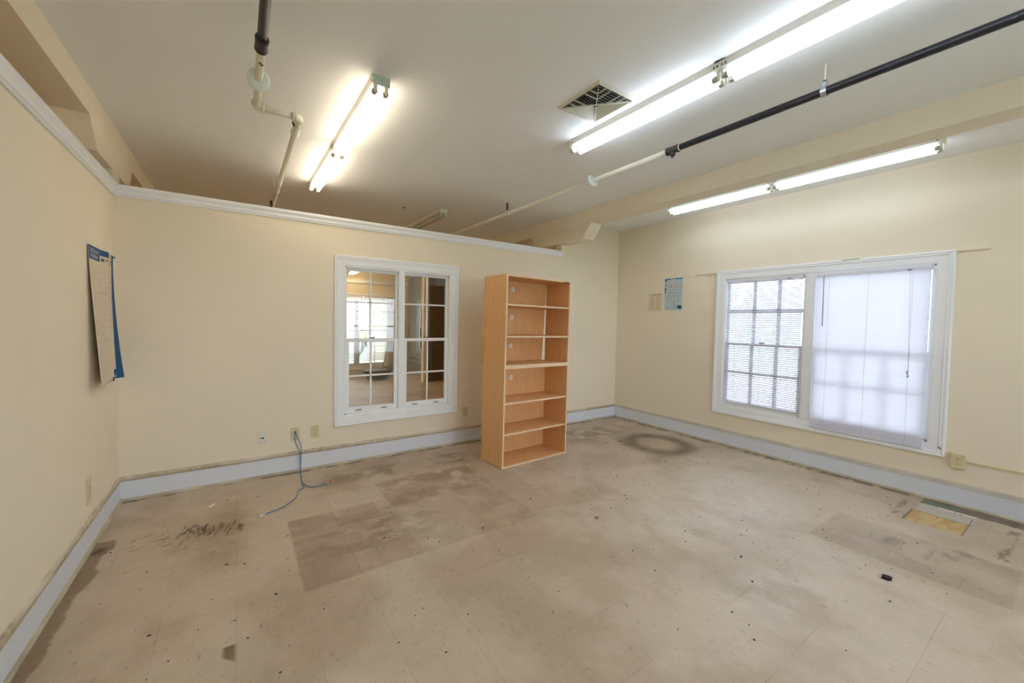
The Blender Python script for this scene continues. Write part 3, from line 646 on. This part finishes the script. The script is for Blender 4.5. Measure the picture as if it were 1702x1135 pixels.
duplex(PB, 2.378, .375, 'ivory duplex outlet between the interior window and the bookcase')
duplex(PL, 3.420, .372, 'ivory duplex outlet on the left wall near the corner', w_=.09, h=.165)
o = duplex(PR, .592, .385, 'deep surface-mounted ivory duplex outlet below the right end of the daylight window', depth=.034, w_=.078, h=.122)
m = MB(); pbox(m, PR, YN+.1, .553, .379, .397, 0, .012); tag(m.build('wire_raceway', IVORY, bevel=.002), 'thin ivory surface raceway leading from the surface-mounted outlet along right wall', 'raceway')
root = thing('data_jack_plate', 'white data jack plate with small port, leftmost plate on the back wall', 'wall plate', PB(.192, .372, 0), 0, 'electrical wall plates')
m = MB(); pbox(m, PB, .192-.037, .192+.037, .310, .434, 0, .005); local(root, m).build('cover_plate', WHITEP, root, bevel=.002)
m = MB(); pbox(m, PB, .192-.024, .192+.024, .325, .419, .005, .009); local(root, m).build('jack_insert', WHITEP, root, bevel=.001)
m = MB(); pbox(m, PB, .176, .186, .365, .376, .009, .0095); pbox(m, PB, .190, .206, .362, .378, .009, .0095); local(root, m).build('port_opening', DARK, root)
m = MB()
for a in (.174, .210):
    for b in (.335, .410): pbox(m, PB, a-.003, a+.003, b-.003, b+.003, .009, .0096)
local(root, m).build('screws', GREYG, root)
root = thing('cable_plate', 'ivory blank plate with central hole where blue cables come out', 'wall plate', PB(.473, .372, 0), 0, 'electrical wall plates')
m = MB(); pbox(m, PB, .473-.039, .473+.039, .309, .434, 0, .005); local(root, m).build('cover_plate', IVORY, root, bevel=.002)
m = MB(); m.tube([PB(.473, .388, .005), PB(.473, .388, .0058)], .009, 16); local(root, m).build('hole', DARK, root)
m = MB()
for b in (.415, .327): m.tube([PB(.473, b, .005), PB(.473, b, .0066)], .003, 8)
local(root, m).build('screw', GREYG, root)
# cables
def smooth(pts, n=10):
    pts = [Vector(p) for p in pts]; out = []
    for i in range(len(pts)-1):
        p0 = pts[max(i-1, 0)]; p1 = pts[i]; p2 = pts[i+1]; p3 = pts[min(i+2, len(pts)-1)]
        for k in range(n):
            t = k/n; out.append(.5*((2*p1)+(-p0+p2)*t+(2*p0-5*p1+4*p2-p3)*t*t+(-p0+3*p1-3*p2+p3)*t**3))
    return out+[pts[-1]]
def cable(label, pts, end, capcol):
    p = smooth(pts); root = thing('network_cable', label, 'cable', pts[-1], 0, None); m = MB(); m.tube(p, .0034, 8); local(root, m).build('jacket', BLUEC, root)
    d = (p[-1]-p[-3]).normalized(); T = Matrix.Translation(p[-1]) @ d.to_track_quat('X', 'Z').to_matrix().to_4x4()
    m = MB(); m.box(-.004, .024, -.0065, .0065, -.004, .008, 0, T); c = local(root, m).build('connector', CLEARP, root, bevel=.001)
    m = MB()
    if capcol == 'red': m.box(.012, .030, -.009, .009, -.003, .013, 0, T)
    else: m.box(.018, .042, -.010, .010, -.003, .012, 0, T)
    local(root, m).build('connector_boot' if capcol == 'red' else 'coupler', REDP if capcol == 'red' else CLEARP, root, bevel=.002)
cable('blue network cable from wall plate ending in a red-tipped plug, curling right on floor',
      [(.477, D-.004, .389), (.484, D-.03, .345), (.515, D-.035, .28), (.522, D-.04, .20), (.516, D-.045, .10), (.505, D-.09, .035), (.505, 3.98, .006), (.492, 3.84, .006), (.515, 3.735, .006), (.545, 3.678, .006), (.600, 3.655, .006), (.655, 3.668, .006), (.684, 3.682, .006)], 0, 'red')
cable('blue network cable from wall plate ending in a clear coupler, running left on floor',
      [(.469, D-.004, .386), (.466, D-.028, .33), (.482, D-.03, .26), (.505, D-.035, .20), (.512, D-.045, .10), (.510, D-.08, .04), (.500, 3.96, .006), (.487, 3.80, .006), (.492, 3.69, .012), (.440, 3.645, .006), (.425, 3.59, .006), (.395, 3.50, .006), (.330, 3.42, .006), (.290, 3.38, .006), (.210, 3.345, .006), (.165, 3.325, .006)], 0, 'clear')

# ------------------------------------------------------------ papers on walls
def text_mesh(txt, size):
    cu = bpy.data.curves.new('lettering', 'FONT'); cu.body = txt; cu.size = size; cu.resolution_u = 2; ob = bpy.data.objects.new('tmp', cu); COL.objects.link(ob)
    bpy.context.view_layer.update(); dg = bpy.context.evaluated_depsgraph_get(); me = bpy.data.meshes.new_from_object(ob.evaluated_get(dg))
    v = [tuple(q.co) for q in me.vertices]; f = [tuple(p.vertices) for p in me.polygons]; bpy.data.objects.remove(ob); bpy.data.curves.remove(cu); return v, f
def calendar():
    y0, y1, z0, z1 = 3.475, 4.065, 1.015, 1.955
    root = thing('wall_calendar', 'large curling paper wall calendar with blue header on the left wall near corner', 'calendar', (XL, (y0+y1)/2, (z0+z1)/2))
    def off(u, v):      # v=0 bottom, 1 top
        b = (1-v)
        curl = b**1.2*(.048*(1-u)**1.2+.006)+.006*math.sin(u*9+1)*(.25+b*.5)+.016*math.exp(-((u-.66)/.12)**2)*(.9)+(.006+.052*b**2)*max(0, (u-.90)/.10)-.006*max(0, min(1, (u-.75)/.12))
        return .006+max(0, curl)
    def Q(u, v, e=0): return (XL+off(u, v)+e, y0+(y1-y0)*u, z0+(z1-z0)*v)
    def patch(us, vs_, e):
        m = MB(); nu, nv = len(us), len(vs_); m.add([Q(u, v, e) for v in vs_ for u in us], [(j*nu+i, j*nu+i+1, (j+1)*nu+i+1, (j+1)*nu+i) for j in range(nv-1) for i in range(nu-1)], 0, True); return m
    lin = lambda a, b, n: [a+(b-a)*k/n for k in range(n+1)]
    sh = local(root, patch(lin(0, 1, 30), lin(0, 1, 30), 0)).build('paper_sheet', PAPER, root); so = sh.modifiers.new('thick', 'SOLIDIFY'); so.thickness = .001
    e = .0016
    for nm, ur, vr, mt in [('blue_header_block', (0, .42), (.905, 1), NAVY), ('blue_header_strip', (.42, .70), (.955, 1), NAVY), ('blue_side_strip', (.93, 1), (0, 1), NAVY), ('blue_footer_block', (.76, .93), (0.0, .075), NAVY), ('blue_footer_strip', (.62, .76), (0, .03), NAVY)]:
        local(root, patch(lin(ur[0], ur[1], 8), lin(vr[0], vr[1], 12), e)).build(nm, mt, root)
    m = MB()
    for k in range(11): 
        u = .07+k*.078; m.add(*[(lambda A: (A.v, A.f))(patch([u, u+.004], lin(.05, .88, 12), e))][0])
    for k in range(16):
        v = .07+k*.05; A = patch(lin(.05, .90, 12), [v, v+.0015], e); m.add(A.v, A.f)
    local(root, m).build('printed_grid', INKP, root)
    m = MB(); R = random.Random(2)
    for k in range(60):
        u = .07+R.randrange(11)*.078+.012; v = .08+R.randrange(16)*.05; A = patch([u, u+.03], [v, v+.004], e*1.2); m.add(A.v, A.f)
    for u, v, w_ in [(.46, .925, .10), (.60, .925, .05), (.76, .925, .12), (.78, .905, .09), (.46, .915, .09)]: A = patch([u, u+w_], [v, v+.012], e*1.2); m.add(A.v, A.f)
    local(root, m).build('printed_notes', INK, root)
    for txt, sz, uu, vv in [('FastCast and', .040, .03, .955), ('Headshop', .044, .05, .918)]:
        vv_, ff = text_mesh(txt, sz); m = MB(); m.add([Q(uu+p[0]/(y1-y0)*.95, vv+p[1]/(z1-z0), e*2.2) for p in vv_], ff); local(root, m).build('header_lettering', INKW, root)
    m = MB(); n = 18; c = (.855, .052); v = [Q(c[0]+.030*math.cos(2*PI*k/n), c[1]+.014*math.sin(2*PI*k/n), e*2) for k in range(n)]; m.add(v, [tuple(range(n))])
    for a_, b_, w_ in [(.80, .027, .12), (.79, .017, .14)]: A = patch([a_, a_+w_], [b_, b_+.006], e*2); m.add(A.v, A.f)
    local(root, m).build('footer_logo', INKW, root)
    m = MB(); p = Q(.985, .985, .004); m.cyl(p, (p[0]+.012, p[1]+.004, p[2]), .006, 10); local(root, m).build('push_pin', TEAL, root)
calendar()
def paper(label, a0, a1, b0, b1, mat, parts, name='wall_notice', tiltw=0):
    root = thing(name, label, 'poster', PR((a0+a1)/2, (b0+b1)/2, 0)); m = MB(); pbox(m, PR, a0, a1, b0, b1, .0, .002); local(root, m).build('sheet', mat, root)
    W_, H_ = a1-a0, b1-b0
    for nm, mt, rects in parts:
        m = MB()
        for (u0, u1, v0, v1) in rects: pbox(m, PR, a1-u0*W_, a1-u1*W_, b0+v0*H_, b0+v1*H_, .002, .0026)   # u runs left to right as seen
        local(root, m).build(nm, mt, root)
    return root
R = random.Random(11)
lines = [(u, u+R.uniform(.22, .30), .08+k*.062, .08+k*.062+.03) for k in range(12) for u in (.14, .58)]
r1 = paper('small cream notice with yellow columns on the right wall, left of the blue poster', 3.370, 3.590, 1.692, 1.950, PAPER,
      [('yellow_columns', INKY, lines), ('heading_line', INK, [(.18, .36, .905, .93), (.38, .62, .905, .93), (.64, .88, .90, .93)])])
m = MB(); m.cyl(PR(3.475, 1.944, .002), PR(3.475, 1.944, .008), .004, 8); local(r1, m).build('push_pin', SPRK, r1)
dash = []
for k in range(11):
    u = .14+k*.074
    for v in (.60, .51, .42): dash.append((u, u+.02, v+R.uniform(0, .02), v+.055))
small = [(R.uniform(.05, .8), 0, R.uniform(.05, .38), 0) for k in range(70)]; small = [(u, u+R.uniform(.02, .14), v, v+.007) for u, _, v, _ in small]
paper('pale blue chart poster with teal border beside the daylight window', 3.072, 3.332, 1.698, 2.146, PAPERB,
      [('teal_border', TEAL, [(0, .32, .965, 1), (.60, 1, .965, 1), (.32, .60, .985, 1), (0, .09, .90, .965), (0, .09, .78, .82), (0, .09, .64, .72), (0, .06, .55, .63)]),
       ('chart_curves', INKP, [(.14+k*.06, .14+k*.06+.035, .70, .70+.05+.09*abs(math.sin(k*.6))) for k in range(14)]+[(.12, .40, .87, .885), (.45, .95, .89, .90), (.70, .98, .80, .81)]),
       ('chart_ticks', INK, dash), ('fine_print', INK, small), ('navy_square', NAVY, [(.76, .98, .05, .15)])], name='wall_poster')
m = MB(); m.cyl(PR(3.215, 1.705, 0), PR(3.215, 1.705, .006), .004, 8); tag(m.build('push_pin', SPRK), 'dark push pin at bottom edge of the blue chart poster', 'pin')
m = MB(); m.box(XR-.02, XR, 2.965, 2.98, 2.149, 2.154); tag(m.build('nail', STEEL), 'small nail in right wall above the blue chart poster', 'nail')
m = MB(); m.cyl(PR(2.71, 2.125, 0), PR(2.71, 2.125, .012), .004, 6); tag(m.build('nail', SPRK), 'small dark nail just left of the daylight window top corner', 'nail')
m = MB(); m.prism([(1.405, 2.171), (1.275, 2.171), (1.275, 2.177), (1.405, 2.175)], 'x', XR-.03, XR-.001); tag(m.build('masking_tape', GREEN), 'strip of green masking tape on top of the daylight window casing', 'tape')
m = MB(); m.tube([PR(.705, .478, .026), PR(.690, .462, .027)], .004, 6); tag(m.build('dark_scratch', SPRK), 'short dark gouge on lower right of daylight window casing', 'scratch')

# ------------------------------------------------------------ bits on the floor
def lump(m, cx, cy, sx, sy, h, a, R, mi=0):
    n = 7; T = Matrix.Translation((cx, cy, 0)) @ Matrix.Rotation(a, 4, 'Z'); rr = [R.uniform(.7, 1.1) for _ in range(n)]
    v = [(sx*rr[k]*math.cos(2*PI*k/n), sy*rr[k]*math.sin(2*PI*k/n), .0005) for k in range(n)]+[(.7*sx*rr[k]*math.cos(2*PI*k/n), .7*sy*rr[k]*math.sin(2*PI*k/n), h) for k in range(n)]
    m.add(v, [tuple(range(n)), tuple(range(n, 2*n))]+[(k, (k+1) % n, n+(k+1) % n, n+k) for k in range(n)], mi, False, T)
root = thing('plastic_clip', 'small dark maroon square plastic clip lying on the floor at right', 'clip', (3.288, .62, 0), .1)
m = MB(); m.box(-.021, .024, -.021, .021, .0005, .010); m.build('clip_body', MAROON, root, bevel=.002); m = MB(); m.box(-.0015, .0015, -.017, .017, .010, .0115); m.box(.024, .030, -.008, .006, .002, .008); m.build('rib', simple('maroon rib', '5d3a42', .4), root)
m = MB(); m.tube([(-.030, -.012, .003), (-.034, .026, .003)], .002, 6); m.build('prong', SPRK, root)
R = random.Random(4)
m = MB(); m.box(-.028, .028, -.010, .010, .0006, .006, 0, Matrix.Translation((-.183, 3.70, 0)) @ Matrix.Rotation(.95, 4, 'Z')); tag(m.build('plastic_chip', CHIPW, bevel=.003), 'small white plastic chip on the floor near the left corner', 'chip')
for (x, y, sx, sy, a, lb) in [(2.337, 2.015, .028, .006, -.4, 'black sliver on the floor in front of the bookcase'), (2.762, 1.182, .016, .008, .3, 'dark crumb on the pale worn middle of floor'),
                              (1.50, 2.33, .012, .005, .2, 'small dark crumb along the edge of the brown rectangle stain'), (2.10, 2.52, .014, .006, .6, 'small dark crumb on floor left of the bookcase front')]:
    m = MB(); lump(m, x, y, sx, sy, .004, a, R); tag(m.build('floor_crumb', SPRK), lb, 'debris')
m = MB()
for k in range(170):
    x, y = R.uniform(-.7, 5.0), R.uniform(.3, 4.05)
    if 2.15 < x < 3.25 and 3.1 < y < 3.62: continue
    s = R.choice([.003, .003, .004, .006]); lump(m, x, y, s*R.uniform(1, 2), s, .003, R.uniform(0, PI), R)
for k in range(60):
    x, y = R.uniform(2.6, 4.9), R.uniform(.5, 3.6); s = R.choice([.003, .004, .005])
    if 2.15 < x < 3.25 and 3.1 < y < 3.62: continue
    lump(m, x, y, s*R.uniform(1, 1.8), s*.8, .004, R.uniform(0, PI), R)
o = m.build('floor_grit', SPRK); tag(o, 'dark grit and crumbs scattered all over the vinyl floor', 'debris'); o['kind'] = 'stuff'

# ------------------------------------------------------------ next room, seen through the interior window
MB().box(3.79, 3.91, 8.66, 8.80, 0, H).box(4.55, XR, 8.70, 8.80, 0, H).box(3.91, 4.55, 8.70, 8.80, 2.6, H).build('wall_closet', WALL, **ST)
m = MB(); m.box(3.91, 4.55, 8.72, 8.76, .01, 2.60); d_ = m.build('door_1', BROWN, **ST); m = MB(); m.sphere((4.0, 8.695, 1.0), .025); m.build('door_handle', GREYG, d_)
MB().box(-3.95, 4.0, YF-.03, YF, ZC, ZT).build('trim_7', TRIM, **ST)
for (xa, xb, xb2, lb) in [(3.36, 3.62, 3.80, 'pale sheer curtain at the right side of the far window'), (1.66, 1.86, 2.06, 'pale sheer curtain at the left side of the far window')]:
    m = MB(); nu, nv = 40, 12; v = []
    for j in range(nv+1):
        t = j/nv
        for i in range(nu+1):
            u = i/nu; x = xa+(xb-xa)*u + (.12*math.sin(t*PI)*(.5-u)) - (.10*(1-t)**2 if xa > 2 else -.10*(1-t)**2); v.append((x, YF-.13+.018*math.sin(u*30), .20+t*1.90))
    m.add(v, [(j*(nu+1)+i, j*(nu+1)+i+1, (j+1)*(nu+1)+i+1, (j+1)*(nu+1)+i) for j in range(nv) for i in range(nu)], 0, True); tag(m.build('sheer_curtain', CURT), lb, 'curtain')
m = MB(); m.tube([(3.0, 9.72, .001), (3.0, 9.72, .05), (3.0, 9.72, .2), (3.0, 9.72, .22), (3.0, 9.72, .21), (3.0, 9.72, .05)], [.20, .26, .36, .37, .35, .22], 28, 0, True)
tag(m.build('shallow_tub', simple('grey green tub', '5f6552', .5)), 'low dark rounded tub on the floor under the far window', 'tub')

# ------------------------------------------------------------ outdoors
ZG = -.55
GRASS = simple('lawn', 'aebfa0', .9, var=.2, scale=2); ASPH = simple('pale driveway', 'c9c7c4', .9, var=.12, scale=3)
m = MB()
for (x0, x1, y0, y1) in [(5.37, 80, -30, 60), (-40, 5.37, 14.2, 60), (-40, 4.0, YF+.12, 14.2), (-40, 5.37, -30, YN-.15)]:
    m.add([(x0, y0, ZG), (x1, y0, ZG), (x1, y1, ZG), (x0, y1, ZG)], [(0, 1, 2, 3)])
o = m.build('ground', GRASS, **ST)
m = MB(); m.box(-40, 30, 15.5, 18.6, ZG, ZG+.02); m.box(6.5, 20, -30, 15.5, ZG, ZG+.02); tag(m.build('driveway', ASPH), 'pale paved driveway crossing the lawn outside', 'driveway')
root = thing('neighbouring_house', 'pale neighbouring house outside the daylight window, washed out by daylight', 'house', (40, 16, ZG), 0)
m = MB(); m.box(0, 8, -6, 8, 0, 3.0); m.build('wall', simple('pale siding', 'e6e8ec', .8), root)
m = MB(); m.prism([(-.5, 2.9), (4, 5.2), (8.5, 2.9)], 'y', -6.5, 8.5); m.build('roof', simple('grey roof', 'c3c6cf', .8), root)
for yy in (-4.5, -1.5, 1.5, 4.5): m = MB(); m.box(-.05, .02, yy-.5, yy+.5, 1, 2.2); m.build('window', simple('house glass', 'b4c0cc', .4), root)
def tree(x, y, h, r, lb, seed):
    R = random.Random(seed); root = thing('tree', lb, 'tree', (x, y, ZG), 0, None)
    MB().tube([(0, 0, 0), (.05, 0, h*.3), (0, .05, h*.55)], [.16, .12, .07], 10).build('trunk', simple('bark', '6b5a48', .9), root)
    m = MB()
    for k in range(900):
        a, b, q = R.uniform(0, 2*PI), R.uniform(-1, 1), R.random()**.4; s = math.sqrt(1-b*b); c = Vector((r*q*s*math.cos(a), r*q*s*math.sin(a), h*.68+r*.85*q*b)); d1 = Vector((R.uniform(-1, 1), R.uniform(-1, 1), R.uniform(-1, 1))).normalized()*.16; d2 = d1.orthogonal().normalized()*.10
        m.add([c-d1, c+d2, c+d1, c-d2], [(0, 1, 2, 3)])
    m.build('foliage', LEAF, root)
LEAF = simple('leaf green', '5c8a4c', .8, var=.3, scale=1)
tree(1.0, 26, 6, 2.6, 'green tree on the lawn beyond the far window', 3)
# walking person on the driveway, seen tiny through both windows
def person():
    px, py = 5.35, 19.2
    root = thing('person', 'person in a yellow shirt and grey trousers striding outside the far window', 'person', (px, py, ZG+.02), 0)
    J = {'pel': (0, 0, .93), 'sp': (.02, 0, 1.12), 'ch': (.08, 0, 1.34), 'ne': (.11, 0, 1.50), 'hd': (.13, 0, 1.60), 'ht': (.13, 0, 1.74),
         'hl': (-.03, .09, .90), 'kl': (-.20, .10, .50), 'al': (-.46, .10, .12), 'tl': (-.36, .10, .03), 'hr': (.02, -.09, .90), 'kr': (.16, -.10, .50), 'ar': (.17, -.10, .08), 'tr': (.31, -.10, .03),
         'sl': (.08, .19, 1.40), 'el': (.20, .24, 1.15), 'wl': (.38, .22, 1.02), 'fl': (.46, .21, 1.0), 'sr': (.08, -.19, 1.40), 'er': (-.02, -.25, 1.14), 'wr': (.14, -.25, .94), 'fr': (.20, -.25, .88)}
    Rr = dict(pel=.14, sp=.13, ch=.15, ne=.055, hd=.095, ht=.07, hl=.09, kl=.058, al=.04, tl=.035, hr=.09, kr=.058, ar=.04, tr=.035, sl=.062, el=.045, wl=.03, fl=.035, sr=.062, er=.045, wr=.03, fr=.035)
    E = [('pel', 'sp'), ('sp', 'ch'), ('ch', 'ne'), ('ne', 'hd'), ('hd', 'ht'), ('pel', 'hl'), ('hl', 'kl'), ('kl', 'al'), ('al', 'tl'), ('pel', 'hr'), ('hr', 'kr'), ('kr', 'ar'), ('ar', 'tr'), ('ch', 'sl'), ('sl', 'el'), ('el', 'wl'), ('wl', 'fl'), ('ch', 'sr'), ('sr', 'er'), ('er', 'wr'), ('wr', 'fr')]
    def skin(nm, keys, mat, grow=0):
        ks = list(keys); me = bpy.data.meshes.new(nm); me.from_pydata([J[k] for k in ks], [(ks.index(a), ks.index(b)) for a, b in E if a in ks and b in ks], []); o = bpy.data.objects.new(nm, me); COL.objects.link(o); o.parent = root
        md = o.modifiers.new('skin', 'SKIN'); 
        for i, k in enumerate(ks): me.skin_vertices[0].data[i].radius = (Rr[k]+grow, Rr[k]+grow); me.skin_vertices[0].data[i].use_root = (i == 0)
        s = o.modifiers.new('sub', 'SUBSURF'); s.levels = s.render_levels = 1; me.materials.append(mat); return o
    skin('body', J.keys(), simple('skin tone', 'b98a6a', .6))
    skin('shirt', ['pel', 'sp', 'ch', 'sl', 'el', 'sr', 'er'], simple('yellow cloth', 'd9b53c', .8), .018)
    skin('trousers', ['pel', 'hl', 'kl', 'al', 'hr', 'kr', 'ar'], simple('grey cloth', '5d655d', .8), .024)
person()
